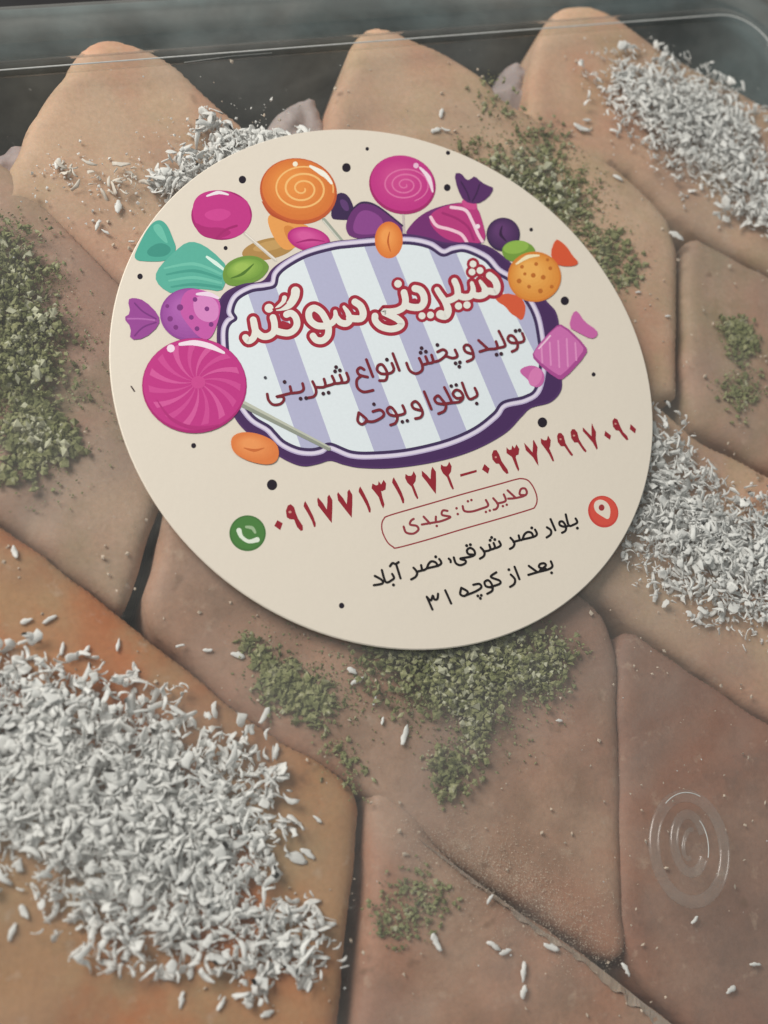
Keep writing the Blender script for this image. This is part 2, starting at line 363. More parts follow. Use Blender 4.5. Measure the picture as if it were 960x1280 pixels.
H1 = [(-60,850),(20,835),(60,845),(120,862),(150,905),(190,890),(230,935),(270,925),(318,965),(330,1010),(322,1050),(310,1085),(330,1130),(385,1165),(400,1190),(360,1205),(300,1195),(240,1165),(180,1165),(120,1150),(70,1105),(20,1060),(-60,1060)]
heap('coconut_heap', H1, 3500, scale=.72, edge=.0075, label= 'biggest heap of coarse white shredded coconut, at the lower left')
heap('coconut_heap', [(815,520),(850,560),(880,600),(930,630),(975,650),(1040,700),(1040,800),(940,765),(880,750),(830,715),(785,660),(790,590)], 2300, 'white shredded coconut heap touching the right side of the sticker', scale=.62, edge=.0060)
heap('coconut_heap', [(755,80),(800,78),(870,92),(915,108),(940,150),(950,190),(985,230),(1000,290),(945,275),(915,235),(880,205),(840,175),(800,150),(775,115)], 2000, 'white shredded coconut heap on the pale pastry at the upper right', scale=.62, edge=.0055)
heap('coconut_heap', [(185,225),(200,200),(240,185),(262,138),(290,150),(350,165),(400,160),(330,200),(250,235),(215,240)], 520, 'thin line of shredded coconut above the upper left rim of the sticker', scale=.72, edge=.0014)
heap('coconut_scatter', [(60,210),(100,195),(160,215),(200,225),(180,240),(120,235),(70,225)], 34, 'sparse coconut bits on the pale upper left pastry', M_FLAKE2, .6, cat='coconut bits', group='sparse coconut bits round the heaps')
heap('coconut_scatter', [(0,790),(60,790),(140,830),(230,880),(330,920),(380,1000),(350,1080),(400,1160),(390,1230),(250,1240),(100,1200),(0,1120)], 620, 'sparse coconut bits round the biggest coconut heap', M_FLAKE, .55, cat='coconut bits', group='sparse coconut bits round the heaps')
heap('coconut_scatter', [(785,520),(840,530),(900,590),(975,630),(1000,800),(900,790),(800,740),(770,660)], 260, 'sparse coconut bits round the heap beside the sticker', M_FLAKE, .5, cat='coconut bits', group='sparse coconut bits round the heaps')
heap('coconut_scatter', [(720,60),(800,60),(900,85),(960,130),(1000,300),(930,290),(850,220),(760,180),(725,120)], 230, 'sparse coconut bits round the heap at the upper right', M_FLAKE, .5, cat='coconut bits', group='sparse coconut bits round the heaps')
# loose flakes one can count
LOOSE = [(332,893,24,60),(346,858+80,20,85),(372,1072,28,-20),(386,1066,22,-35),(398,1023,14,-40),(352,1032,18,-10),(330,1035,20,0),(345,968,20,85),(300,933,20,70),(316,938,18,60),
 (78,810,16,80),(38,822,20,20),(88,852+70,18,0),(148,805,16,80),(33,775,16,20),(40,795,22,-20),(18,690,16,-75),(108,812,14,50),(62,773,20,30),
 (508,918,26,75),(618,1182,20,-30),(632,1190,16,20),(655,1215,26,85),(655,1240,18,80),(612,0+1124,14,60),(915,1237,14,40),(782,1212,20,-60),(545,1178,24,-65),(688,1184,20,-20),
 (447,850,18,30),(441,838,14,-30),(260,812,12,0),(298,818,18,-15),(226,806,12,10),(122,276+4,14,70),(132,288,12,-30),(165,300,8,0),(148,257,16,85),(72,205,14,70),
 (552,140,12,80),(546,160,12,20),(558,160,12,-20),(728,158,22,-25),(735,148,10,0),(775,205+14,14,-30),(848,292,20,-30),(905,770,20,70),(876,770,18,60),(820,745,16,75),
 (798,365,7,0),(836,394,7,0),(945,1205,14,0),(870,1150,12,50),(380,1225,22,70),(300,1215,18,60),(160,1190,24,55),(95,1190,20,40),(30,1140,20,-60),(240,1215,20,80),(15,1165,24,70),(278,1255,20,60),(228,1250,22,80),(335,1268,18,20),(470,875,12,70),(480,900,10,80),(700,900,8,0)]
USED = set()
MARKS = [(200,1020,'the biggest coconut heap'),(330,890,'the upper right rim of the biggest heap'),(60,800,'the gap between the two left hand pastries'),(380,860,'the small pistachio patch'),(520,900,'the big pistachio patch below the sticker'),
 (640,1170,'the long diagonal gap at the bottom'),(862,1060,'the round moulded mark'),(880,690,'the coconut heap right of the sticker'),(860,170,'the coconut heap at the upper right'),(580,130,'the upper middle pastry tip'),(130,260,'the upper left pastry tip'),(820,380,'the right hand vertical gap'),(280,1230,'the bottom of the biggest heap'),(60,1170,'the lower left corner heap edge'),(165,770,'the foot of the left vertical gap')]
LOOSE_LAB = ['loose coconut flake lying apart on the pastry', 'stray white coconut shaving away from the heaps', 'single pale coconut bit on the pastry surface']
for (x, y, L, ang) in LOOSE:
    p = U([(x,y)], -.0015)[0]; q = U([(x+L*math.cos(math.radians(ang)), y-L*math.sin(math.radians(ang)))], -.0015)[0]
    LL = np.linalg.norm(q-p); yaw = math.atan2(*(q-p)[::-1]); V, F = flake_geo(LL*1.0, LL*random.uniform(.30,.48), .00020, random.uniform(-.4,.4), 7)
    zt = float(ztop(np.array([p[0]]), np.array([p[1]]))[0])
    V[:,1] *= (1-.55*np.abs(V[:,0]/(LL*.55))**2.5); o = mesh('coconut_flake', V, F, M_FLAKE, smooth=True); o.location = (p[0], p[1], max(zt, -.003)+.0003); o.rotation_euler = (0, 0, yaw)
    kind = ('long' if L >= 22 else 'tiny' if L <= 12 else 'short'); lie = ('upright' if abs(ang) > 62 else 'level' if abs(ang) < 22 else 'slanting')
    for near in sorted(MARKS, key=lambda m_: math.hypot(m_[0]-x, m_[1]-y)):
        dx, dy = x-near[0], y-near[1]; side = ('right of' if dx > 0 else 'left of') if abs(dx) > abs(dy) else ('below' if dy > 0 else 'above')
        lab = '%s %s white coconut flake %s %s' % (kind, lie, side, near[2])
        if lab not in USED: break
    USED.add(lab); tag(o, lab, 'coconut flake', 'loose coconut flakes apart from the heaps')
# granules
def blob_geo():
    V = np.array([(1,0,0),(-1,0,0),(0,1,0),(0,-1,0),(0,0,1),(0,0,-1)], float)*np.array([random.uniform(.6,1.3) for _ in range(3)])
    V = V+RNG.normal(0,.16,V.shape); F = [(0,2,4),(2,1,4),(1,3,4),(3,0,4),(2,0,5),(1,2,5),(3,1,5),(0,3,5)]; return V, F
BL = [blob_geo() for _ in range(30)]
def grains(name, px, n, label, mat, smin, smax, cat, edge=.0046, zlift=.35, group=None):
    V = []; F = []; cnt = 0
    for (x, y) in sample(px, n, edge=edge):
        bv, bf = random.choice(BL); s = smin+(smax-smin)*random.random()**2.2
        zt = float(ztop(np.array([x]), np.array([y]))[0]); z = zt+(-.0006-zt)*random.random()*zlift
        v = bv*s@rotm(random.uniform(0,6.28), random.uniform(-.6,.6), random.uniform(-.6,.6)).T+np.array([x,y,z]); v[:,2] = np.minimum(v[:,2], -.00040)
        V.append(v); F += [tuple(a+cnt for a in f) for f in bf]; cnt += 6
    return tag(mesh(name, np.concatenate(V), F, mat, smooth=False), label, cat, group, 'stuff')
PG = 'ground pistachio patches on the pastries'
grains('pistachio_powder', [(-40,285),(25,290),(45,330),(50,380),(78,420),(85,465),(60,490),(20,480),(-40,480)], 3000, 'thick dark green strip of ground pistachio at the left edge', M_PIST, .00012, .00052, 'ground pistachio', zlift=.9, group=PG)
grains('pistachio_powder', [(15,495),(60,490),(92,530),(88,570),(50,592),(5,585),(20,540)], 1100, 'smaller clump of ground pistachio below the thick strip at the left', M_PIST, .00016, .0007, 'ground pistachio', edge=.003, group=PG)
grains('pistachio_powder', [(585,180),(625,185),(655,200),(665,165),(695,165),(700,200),(735,225),(745,250),(725,275),(700,290),(660,250),(620,215)], 1400, 'green pistachio patch along the upper right rim of the sticker', M_PIST, .00012, .0005, 'ground pistachio', group=PG)
grains('pistachio_powder', [(740,295),(775,298),(792,330),(785,350),(755,335)], 260, 'small green pistachio patch below the one at the upper right rim', M_PIST, .0002, .0007, 'ground pistachio', group=PG)
grains('pistachio_powder', [(440,800),(705,795),(700,840),(665,850),(640,880),(610,890),(600,925),(575,975),(553,985),(550,960),(590,925),(585,890),(540,865),(500,860)], 3400, 'large green pistachio patch peeking out below the sticker', M_PIST, .00012, .00055, 'ground pistachio', zlift=.9, group=PG)
grains('pistachio_powder', [(315,805),(345,820),(375,830),(420,868),(400,890),(365,885),(335,858)], 600, 'small green pistachio patch left of the big one under the sticker', M_PIST, .0002, .0007, 'ground pistachio', edge=.003, group=PG)
grains('pistachio_powder', [(478,1135),(510,1095),(548,1100),(545,1125),(520,1160),(490,1165)], 420, 'faint green pistachio smudge on the bottom middle pastry', M_PIST, .0001, .0004, 'ground pistachio', edge=.004, zlift=.1, group=PG)
grains('pistachio_powder', [(910,405),(930,396),(952,410),(955,428),(930,436),(912,424)], 520, 'upper of two round green pistachio spots at the right edge', M_PIST, .0001, .0005, 'ground pistachio', edge=.002, zlift=.2, group=PG)
grains('pistachio_powder', [(905,475),(930,462),(960,472),(960,500),(930,508),(908,495)], 330, 'lower, fainter of two round green spots at the right edge', M_PIST, .0001, .0004, 'ground pistachio', edge=.003, zlift=.1, group=PG)
grains('pistachio_powder', [(600,100),(625,105),(640,125),(620,130)], 90, 'tiny green pistachio spot on the upper middle pastry', M_PIST, .0001, .0005, 'ground pistachio', group=PG)
grains('pistachio_powder', [(425,930),(450,935),(462,985),(450,1000),(430,985)], 130, 'dark green pistachio dust where two lower pastries meet', M_PIST, .0001, .0004, 'ground pistachio', edge=.003, zlift=.1, group=PG)
for px, n, lab in (([(-40,270),(45,270),(100,370),(120,480),(110,600),(10,615),(-40,600)], 2600, 'fine green dust round the pistachio strip at the left edge'),([(575,165),(660,150),(730,170),(775,250),(810,340),(770,370),(700,300)], 2000, 'fine green dust round the pistachio patch at the upper right rim'),([(300,790),(440,800),(715,790),(715,860),(620,940),(560,1000),(520,890),(400,905),(320,870)], 3000, 'fine green dust round the pistachio patches below the sticker')):
    grains('pistachio_dust', px, n, lab, M_PIST, .00005, .00020, 'pistachio dust', edge=.005, zlift=.05, group='fine pistachio dust')
for px, n, lab in ((H1, 2600, 'fine coconut crumbs between the shavings of the biggest heap'),([(800,510),(900,590),(1000,650),(1000,800),(880,765),(770,660)], 1400, 'fine coconut crumbs round the heap beside the sticker'),([(735,65),(800,65),(940,110),(1000,300),(910,260),(800,180)], 1200, 'fine coconut crumbs round the heap at the upper right'),([(50,200),(180,200),(262,135),(400,160),(250,250),(80,245)], 500, 'fine coconut crumbs on the pale upper left pastry')):
    grains('coconut_crumbs', px, n, lab, M_FLAKE, .00006, .00026, 'coconut crumbs', edge=.006, zlift=.3, group='fine coconut crumbs')
M_NUT = make_simple('pale_nut', (.50,.50,.36), .6, .25, 600)
for px, n, lab in (([(0,300),(45,340),(80,440),(60,490),(10,470)], 160, 'pale nut bits in the pistachio strip at the left edge'),([(30,510),(85,530),(80,570),(20,575)], 90, 'pale nut bits in the small pistachio clump at the left'),([(600,190),(690,190),(735,230),(720,280),(640,240)], 110, 'pale nut bits in the pistachio patch at the upper right rim'),([(460,805),(705,795),(690,850),(600,900),(560,975),(585,890)], 330, 'pale nut bits in the big pistachio patch below the sticker')):
    grains('nut_bits', px, n, lab, M_NUT, .0002, .0007, 'nut bits', edge=.002, zlift=.95, group='pale nut bits in the pistachio')
grains('pale_dusting', [(500,1030),(560,1045),(640,1075),(720,1110),(770,1180),(720,1180),(640,1130),(560,1080)], 6500, 'faint pale flour dusting above the long diagonal gap at the bottom', M_CRUMB, .00002, .00007, 'flour dust', edge=.006, zlift=.03)
grains('pastry_crumbs', [(-60,100),(1020,60),(1040,1340),(-100,1340)], 900, 'tiny pale crumbs sprinkled over all the pastries', M_CRUMB, .00008, .00030, 'crumbs', zlift=.15)

# ------------------------------------------------------------------ lid
lid = empty('clear_lid', ((X0+Xr)/2, (Y0+Yr)/2, 0)); tag(lid, 'clear plastic box lid with a ridge along its back edge, over the pastries', 'lid')
pn = loft('lid_panel', [ring(-.0004,-.0003), ring(-.0004,0)], M_LID, cap0=True, cap1=True, smooth=False); par(pn, lid)
rd = loft('lid_ridge', [ring(-.0004,-.0003), ring(-.0002,.0001), ring(.0001,.0005), ring(.0006,.0006), ring(.0013,.0005), ring(.0018,.0001)], M_RIDGE); par(rd, lid)
sk = loft('lid_skirt', [ring(.0018,.0001), ring(.0024,-.0012), ring(.0052,-.0036), ring(.0074,-.0040)], M_SKIRT); par(sk, lid)
fg = loft('lid_flange', [ring(.0074,-.0040), ring(.0080,-.0034), ring(.0088,-.0031), ring(.0100,-.0033), ring(.0108,-.0034), ring(.0114,-.0030), ring(.0122,-.0031), ring(.0130,-.0040), ring(.0138,-.0050), ring(.0145,-.0085)], M_FLANGE); par(fg, lid)
cr_ = loft('ridge_highlight', [ring(.00010,.00052), ring(.00018,.00064), ring(.00026,.00060)], M_GLINT_SCUFF); par(cr_, lid)  # specular line along the ridge, put in as a paler rim
def torus_arc(name, c, rx, ry, rot, a0, a1, tube, mat, parent, n=48, z=.0, flat=.8):
    V = []; F = []; m = 12
    for i in range(n+1):
        a = math.radians(a0+(a1-a0)*i/n); ca, sa = math.cos(a), math.sin(a)
        for j in range(m):
            b = 2*math.pi*j/m; r = tube*math.cos(b)
            x = (rx+r)*ca; y = (ry+r)*sa; V.append((c[0]+x*math.cos(rot)-y*math.sin(rot), c[1]+x*math.sin(rot)+y*math.cos(rot), z+tube*flat*math.sin(b)))
    for i in range(n):
        for j in range(m):
            k2 = (j+1) % m; F.append((i*m+j, (i+1)*m+j, (i+1)*m+k2, i*m+k2))
    o = mesh(name, V, F, mat, smooth=True); par(o, parent); return o
ec = U([(862,1060)])[0]
torus_arc('embossed_ring', ec, .0046, .0060, -.35, 0, 360, .00075, M_EMB, lid, flat=.45)
torus_arc('embossed_ring', ec+np.array([.0002,.0005]), .0020, .0033, -.35, 20, 330, .0006, M_EMB, lid, flat=.5)
torus_arc('embossed_arc', ec+np.array([.0002,.0004]), .0008, .0017, -.6, 80, 300, .00030, M_EMB, lid, 20)

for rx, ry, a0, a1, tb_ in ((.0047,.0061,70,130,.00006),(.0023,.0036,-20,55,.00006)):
    torus_arc('embossed_glint', ec+np.array([.0001,.0002]), rx, ry, -.35, a0, a1, tb_, M_GLINT_SCUFF, lid, 16, z=.0003)  # glints on the moulded mark, laid on as thin pale arcs
# specks of dust and hairline scratches on the lid
V = []; F = []; cnt = 0
for i in range(150):
    x = X0+RNG.random()*(Xr-X0); y = (Yr-.03+RNG.random()*.03) if i < 60 else Y0+RNG.random()*(Yr-Y0); bv, bf = random.choice(BL); v = bv*random.uniform(.00005,.00014)+np.array([x,y,.00012]); V.append(v); F += [tuple(a+cnt for a in f) for f in bf]; cnt += 6
sp_ = mesh('lid_dust', np.concatenate(V), F, M_GLINT_SCUFF); par(sp_, lid); sp_['kind'] = 'stuff'
for P in ([(322,26),(338,44),(350,52),(362,50),(384,32)], [(345,48),(352,53),(362,52)], [(0,107),(8,109)], [(600,20),(640,14),(690,18)], [(230,78),(290,70),(340,66)], [(405,470),(412,468)]):
    W = U(P, .0001); w_ = .00006; V = [];
    for i, (x, y) in enumerate(W):
        V += [(x, y-w_, .0001), (x, y, .00018), (x, y+w_, .0001)]
    F = []
    for i in range(len(W)-1): b_ = i*3; F += [(b_,b_+3,b_+4,b_+1),(b_+1,b_+4,b_+5,b_+2)]
    if P[0][0] in (230,): par(mesh('scratch', V, F, M_GLINT_SCUFF), lid)

# ------------------------------------------------------------------ sticker and its print
Z0 = .00032
stk = empty('round_sticker', (0,0,0)); tag(stk, 'round cream paper sticker with candy drawings and Persian lettering on the lid', 'sticker')
def disc(name, r, z0, z1, mat, parent, n=160, bev=.00011):
    V = []
    for rr, z in ((r, z0), (r, z1-bev), (r-bev, z1)):
        for i in range(n):
            a = 2*math.pi*i/n; V.append((rr*math.cos(a), rr*math.sin(a), z))
    F = [tuple(range(n-1,-1,-1)), tuple(2*n+i for i in range(n))]
    for k2 in range(2):
        for i in range(n):
            j = (i+1) % n; F.append((k2*n+i, k2*n+j, (k2+1)*n+j, (k2+1)*n+i))
    return mesh(name, V, F, mat, parent)
disc('paper_disc', R_ST, .00002, Z0, M_PAPER, stk)
GAIN = 1.15
ZL = [Z0+.00001]
def catmull(P, closed=False, step=1.0):
    P = [np.array(p, float) for p in P]; n = len(P); out = []
    rng = range(n) if closed else range(n-1)
    for i in rng:
        if closed: p0, p1, p2, p3 = P[i-1], P[i], P[(i+1)%n], P[(i+2)%n]
        else: p0, p1, p2, p3 = P[max(i-1,0)], P[i], P[i+1], P[min(i+2,n-1)]
        m = max(2, int(np.linalg.norm(p2-p1)/step))
        for j in range(m):
            t = j/m; out.append(.5*((2*p1)+(-p0+p2)*t+(2*p0-5*p1+4*p2-p3)*t*t+(-p0+3*p1-3*p2+p3)*t**3))
    if not closed: out.append(P[-1])
    return np.array(out)
class Ink:
    """flat printed shapes, each one laid a few thousandths of a millimetre above the last"""
    def __init__(s): s.V = []; s.F = []; s.Cc = []
    def col(s, c):
        v = np.array(lin(c))*GAIN; g = v.mean(); return tuple(np.clip(v*.96+g*.04, 0, .92))
    def poly(s, P, c, smooth=0, dz=None):
        P = np.asarray(P, float)
        if smooth: P = chaikin(P, smooth)
        z = ZL[0]; ZL[0] += 7e-7
        W = U(P, z); b = len(s.V); s.V += [(x, y, z) for x, y in W]; s.F.append(tuple(range(b, b+len(W)))); s.Cc.append(s.col(c)); return s
    def ell(s, cx, cy, rx, ry, c, ang=0, n=40):
        a = np.linspace(0, 2*np.pi, n, endpoint=False); r = math.radians(ang); x = rx*np.cos(a); y = ry*np.sin(a)
        return s.poly(np.c_[cx+x*math.cos(r)-y*math.sin(r), cy+x*math.sin(r)+y*math.cos(r)], c)
    def ball(s, cx, cy, rx, ry, c0, c1, ang=0, steps=7, off=(-.12,-.16)):
        for i in range(steps):
            t = i/(steps-1); f = 1-.62*t; c = np.array(c0)*(1-t)+np.array(c1)*t
            s.ell(cx+off[0]*rx*t*1.5, cy+off[1]*ry*t*1.5, rx*f, ry*f, c, ang)
        return s
    def line(s, P, wd, c, closed=False, curve=True, step=1.0, z=None):
        Q = catmull(P, closed, step) if (curve and len(P) > 2) else np.array(P, float)
        if len(Q) == 2: Q = np.array([Q[0]*(1-t)+Q[1]*t for t in np.linspace(0,1,6)])
        n = len(Q); T = np.roll(Q,-1,0)-np.roll(Q,1,0) if closed else np.gradient(Q, axis=0); T /= np.linalg.norm(T, axis=1)[:,None]+1e-9; N = np.c_[-T[:,1], T[:,0]]
        wv = np.interp(np.linspace(0,1,n), np.linspace(0,1,len(wd)), wd) if hasattr(wd,'__len__') else np.full(n, wd)
        A = Q+N*wv[:,None]/2; B = Q-N*wv[:,None]/2; z0 = ZL[0] if z is None else z
        if z is None: ZL[0] += 9e-7
        zz = z0+np.linspace(0, 5e-7, n); cc = s.col(c); b = len(s.V)
        WA = np.array([U([p], zq)[0] for p, zq in zip(A, zz)]) if n < 5 else U(A, z0); WB = U(B, z0)
        for i in range(n): s.V += [(*WA[i], zz[i]), (*WB[i], zz[i])]
        for i in range(n-1): s.F.append((b+2*i, b+2*i+1, b+2*i+3, b+2*i+2)); s.Cc.append(cc)
        if closed: s.F.append((b+2*n-2, b+2*n-1, b+1, b)); s.Cc.append(cc)
        else:
            for e, sg in ((0,-1),(n-1,1)):
                cap = []; a0 = math.atan2(N[e][1], N[e][0])
                for j in range(9):
                    a = a0-sg*math.pi*j/8; cap.append((Q[e][0]+wv[e]/2*math.cos(a), Q[e][1]+wv[e]/2*math.sin(a)))
                Wc = U(cap, z0); b2 = len(s.V); ze = zz[e]+(2e-7 if e else -0); s.V += [(x, y, ze) for x, y in Wc]; s.F.append(tuple(range(b2, b2+9))); s.Cc.append(cc)
        return s
    def dot(s, x, y, r, c): return s.ell(x, y, r, r, c, n=16)
    def build(s, name, label=None):
        # triangulate outlines through bmesh-safe ngons; normals face up
        F = []
        for f in s.F:
            a = sum(s.V[f[i]][0]*s.V[f[(i+1)%len(f)]][1]-s.V[f[(i+1)%len(f)]][0]*s.V[f[i]][1] for i in range(len(f)))
            F.append(f if a > 0 else f[::-1])
        o = mesh(name, s.V, F, M_INK, stk, cols=s.Cc)
        if label: o['label'] = label
        return o
def cv(ox, oy, sc, P): return [(ox+x/sc, oy+y/sc) for x, y in P]
A1 = lambda P: cv(140,160,2.824,P)     # upper left detail
A2 = lambda P: cv(440,160,2.824,P)
A3 = lambda P: cv(140,340,2.824,P)
A4 = lambda P: cv(440,340,2.824,P)
PUR = (72,44,92); DKP = (58,40,78); MAG = (186,48,130); LMAG = (208,92,160); WHT = (226,218,226); ORG = (212,128,52); RED = (150,34,52); MAR = (118,36,48)

# --- things behind the cartouche
k_ = Ink()
k_.ell(336,311,34,13,(170,132,74),-12).ell(338,307,22,6,(188,150,90),-12); k_.build('printed_bean', 'brown bean')
k_ = Ink(); k_.poly(A1([(545,310),(580,300),(650,335),(700,345),(690,380),(640,430),(600,430),(560,370)]), (222,152,78), 2).poly(A1([(600,340),(650,350),(650,400),(620,400)]), (204,128,58), 2); k_.build('printed_candy', 'yellow wrapped candy')
k_ = Ink(); k_.poly(A1([(780,255),(800,225),(835,235),(858,290),(850,325),(800,325),(770,320)]), DKP, 2).poly(A1([(800,250),(830,255),(840,295),(815,290)]), (92,58,112), 2); k_.build('printed_candy', 'dark purple candy')
k_ = Ink(); k_.line([(306,292),(344,325)], 4, (196,190,180)).line([(307,292),(345,325)], 1.5, (222,216,206)); k_.ell(277,269,38,31,(160,34,110)).poly(A1([(282,300),(290,250),(330,222),(400,218),(440,240),(480,255),(485,290),(492,320),(470,370),(420,392),(345,385),(300,350)]), MAG, 2)
k_.poly(A1([(290,330),(330,352),(390,350),(430,370),(380,392),(330,388),(300,365)]), (166,36,112), 2).line(A1([(370,388),(400,360),(440,345)]), 3, (158,32,106)).poly(A1([(320,300),(380,280),(430,300),(390,330),(340,325)]), (198,62,142), 2)
k_.line(A1([(335,240),(375,228),(410,235)]), [2,4.5,2], WHT); k_.build('printed_lollipop', 'wavy pink lollipop')
k_ = Ink(); k_.line([(405,275),(427,301)], [5,5], (150,158,146)).line([(404,276),(425,301)], 1.6, (205,205,196))
k_.ell(373,239,48.5,41,(186,86,44),12).ell(373,237,46,38,(208,112,50),12).ball(372,237,44,36,(208,116,50),(222,138,62),12)
sp = [(378+ (3+34*t)*math.cos(t*19)*1.05, 236+(3+27*t)*math.sin(t*19)) for t in np.linspace(0,1,90)]
k_.line(sp, [2,2.6,2.2,1.6], (234,182,112)); k_.line(A1([(700,135),(750,165),(775,195)]), [3,7,3], (244,232,220)).dot(369,205,3.2,(244,226,206)); k_.line(A1([(530,260),(560,300),(620,332)]), [1,4,1], (176,76,40)); k_.build('printed_lollipop', 'orange spiral lollipop')
k_ = Ink(); k_.line([(504,266),(505,294)], 3, (190,176,176)).ell(503,231,42,36.5,(158,36,104),14).ell(503,229,40,34.5,MAG,14).ball(503,230,38,32,MAG,(196,66,138),14)
sp = [(506+(2+26*t)*math.cos(t*20)*1.1, 231+(2+20*t)*math.sin(t*20)) for t in np.linspace(0,1,80)]
k_.line(sp, [1.6,2,1.4], (212,108,162)).line(A2([(240,140),(270,175),(285,225)]), [2.5,6,2], (230,210,224)).dot(520,207,3.4,(222,180,208)); k_.build('printed_lollipop', 'pink spiral lollipop')
k_ = Ink(); k_.poly(A1([(74,466),(90,420),(130,345),(165,320),(195,340),(215,390),(230,430),(195,470),(130,472)]), (74,164,146), 2).poly(A1([(120,430),(170,400),(215,425),(190,455),(130,455)]), (58,142,128), 2).poly(A1([(140,345),(170,335),(190,380),(200,415),(160,380)]), (100,184,164), 2)
k_.poly(A1([(225,432),(262,403),(300,402),(350,430),(412,492),(400,550),(385,578),(330,568),(260,568),(215,588),(168,560),(150,525),(170,485)]), (84,170,152), 1)
for i in range(4): k_.line(A1([(185+i*8,495+i*22),(290,480+i*24),(385,515+i*16)]), [2,4,3], (66,152,136) if i % 2 else (104,186,166))
k_.line(A1([(335,455),(370,480),(395,500)]), [3,5,3], (208,232,222)); k_.build('printed_candy', 'teal wrapped candy')
k_ = Ink(); k_.poly(A1([(388,520),(400,480),(450,452),(510,450),(550,475),(555,500),(520,540),(440,560),(400,552)]), (108,146,60), 2).ball(306,337,23,13,(116,156,64),(150,184,84),-12).line(A1([(420,530),(460,515),(500,480)]), [1,4,1], (78,116,44)); k_.build('printed_bean', 'green bean on the left')
k_ = Ink(); k_.ell(386,299,27,15,(176,40,124),12).ball(386,298,24,13,(186,50,132),(206,84,154),12).line(A1([(650,405),(700,395),(750,400)]), [1,3,1], (158,32,110)); k_.build('printed_bean', 'magenta bean')
k_ = Ink(); k_.poly([(430,284),(440,262),(452,253),(470,257),(488,268),(504,282),(502,297),(440,300)], (104,48,112), 2).poly([(440,284),(448,264),(462,262),(480,274),(478,292),(445,294)], (134,66,138), 2).line([(440,262),(453,253),(472,258),(503,282)], 2.2, DKP); k_.build('printed_candy', 'purple square candy')
k_ = Ink(); k_.poly(A2([(185,380),(200,350),(240,308),(300,278),(385,260),(440,272),(462,330),(478,410),(380,412),(300,400)]), (112,44,110), 2)
k_.poly(A2([(270,310),(310,280),(385,262),(440,275),(462,330),(475,405),(400,408),(330,395),(280,350)]), (178,52,122), 2)
k_.line(A2([(278,315),(300,345),(345,358),(385,375),(405,402)]), 4, (232,190,208)).line(A2([(350,280),(400,290),(425,330),(445,375),(460,400)]), 4, (238,198,214)).line(A2([(320,300),(370,320),(410,350),(430,395)]), 3, (156,40,108))
k_.poly(A2([(385,262),(395,250),(440,262),(442,290),(400,285)]), (196,70,136), 1)
k_.poly(A2([(360,160),(385,158),(405,185),(420,180),(432,168),(458,192),(480,203),(503,212),(480,248),(440,270),(395,260),(372,215)]), (84,44,98), 1).line(A2([(385,190),(405,225),(415,255)]), 2, (60,34,74)).line(A2([(450,200),(440,230),(425,258)]), 2, (60,34,74)).dot(597,283,3,(236,214,226)); k_.build('printed_candy', 'pink striped candy with purple crown')
k_ = Ink(); k_.ell(629,293,21,21,DKP).ball(629,292,19,19,(72,44,88),(94,56,108)).line(A2([(530,345),(525,375),(545,400)]), [1,4,1], (54,32,66)); k_.build('printed_bean', 'dark purple round bean')
k_ = Ink(); k_.poly(A3([(40,162),(66,145),(55,98),(75,90),(115,100),(165,150),(168,188),(115,235),(62,240),(68,195)]), (146,66,146), 1).line(A3([(80,110),(110,140),(155,165)]), 2, (116,48,122)).line(A3([(80,225),(110,195),(155,178)]), 2, (116,48,122)).line(A3([(55,165),(100,165),(150,170)]), 2, (174,100,172))
k_.ell(237,393,37,33,(140,66,148)).ball(237,392,34,31,(150,74,156),(168,92,172))
k_.poly(A3([(255,60),(330,62),(385,100),(380,160),(350,240),(310,235),(270,190),(235,140)]), (190,84,164), 2).poly(A3([(285,90),(340,80),(378,110),(375,170),(330,180),(290,150)]), (206,128,190), 2)
for x, y, r in ((240,125,4),(293,97,3),(280,160,3),(335,130,3),(205,165,3.4),(300,200,3),(225,195,3),(350,185,3),(195,120,2.4)): k_.dot(140+x/2.824, 340+y/2.824, r, (122,50,124))
k_.line(A3([(300,78),(340,78),(375,92)]), [3,6,3], (228,206,228)); k_.build('printed_candy', 'violet dotted candy')

# --- cartouche
ZL[0] = Z0+7e-5
OUT = [(272,400),(273,379),(282,365),(303,355),(328,351),(340,336),(355,325),(381,312),(415,302),(442,299),(469,295),(503,292),(532,296),(557,303),(589,303),(613,309),(636,326),(655,345),(684,377),(695,390),(699,410),(697,440),(702,471),(701,489),(688,503),(664,510),(652,521),(631,542),(592,563),(546,577),(493,585),(452,585),(430,581),(413,576),(398,580),(381,583),(365,579),(345,568),(325,551),(308,540),(292,520),(276,480),(271,430)]
INN = [(284,414),(288,404),(295,398),(291,389),(297,374),(314,364),(332,361),(344,357),(348,344),(360,333),(384,320),(416,311),(440,308),(475,305),(511,304),(536,309),(553,319),(567,315),(582,314),(606,325),(621,341),(640,353),(658,377),(668,397),(673,421),(676,450),(670,485),(656,496),(629,503),(617,517),(592,536),(557,551),(511,562),(470,566),(440,565),(413,555),(400,560),(388,562),(372,560),(355,552),(344,541),(336,533),(317,521),(302,500),(290,470),(285,440)]
def offset(P, d):
    P = np.asarray(P, float); T = np.roll(P,-1,0)-np.roll(P,1,0); T /= np.linalg.norm(T, axis=1)[:,None]; N = np.c_[T[:,1],-T[:,0]]
    return P+N*d
OUTs = catmull(OUT, True, 3); INs = catmull(INN, True, 2)
k_ = Ink(); k_.poly(OUTs, (78,48,98)); k_.poly(offset(OUTs,-2.5) , (70,42,90)); k_.build('cartouche_frame')
ZL[0] += 4e-6
k_ = Ink(); k_.line(offset(INN,5.0), 6, (176,164,200), True).line(offset(INN,4.6), 3.6, (212,206,224), True)
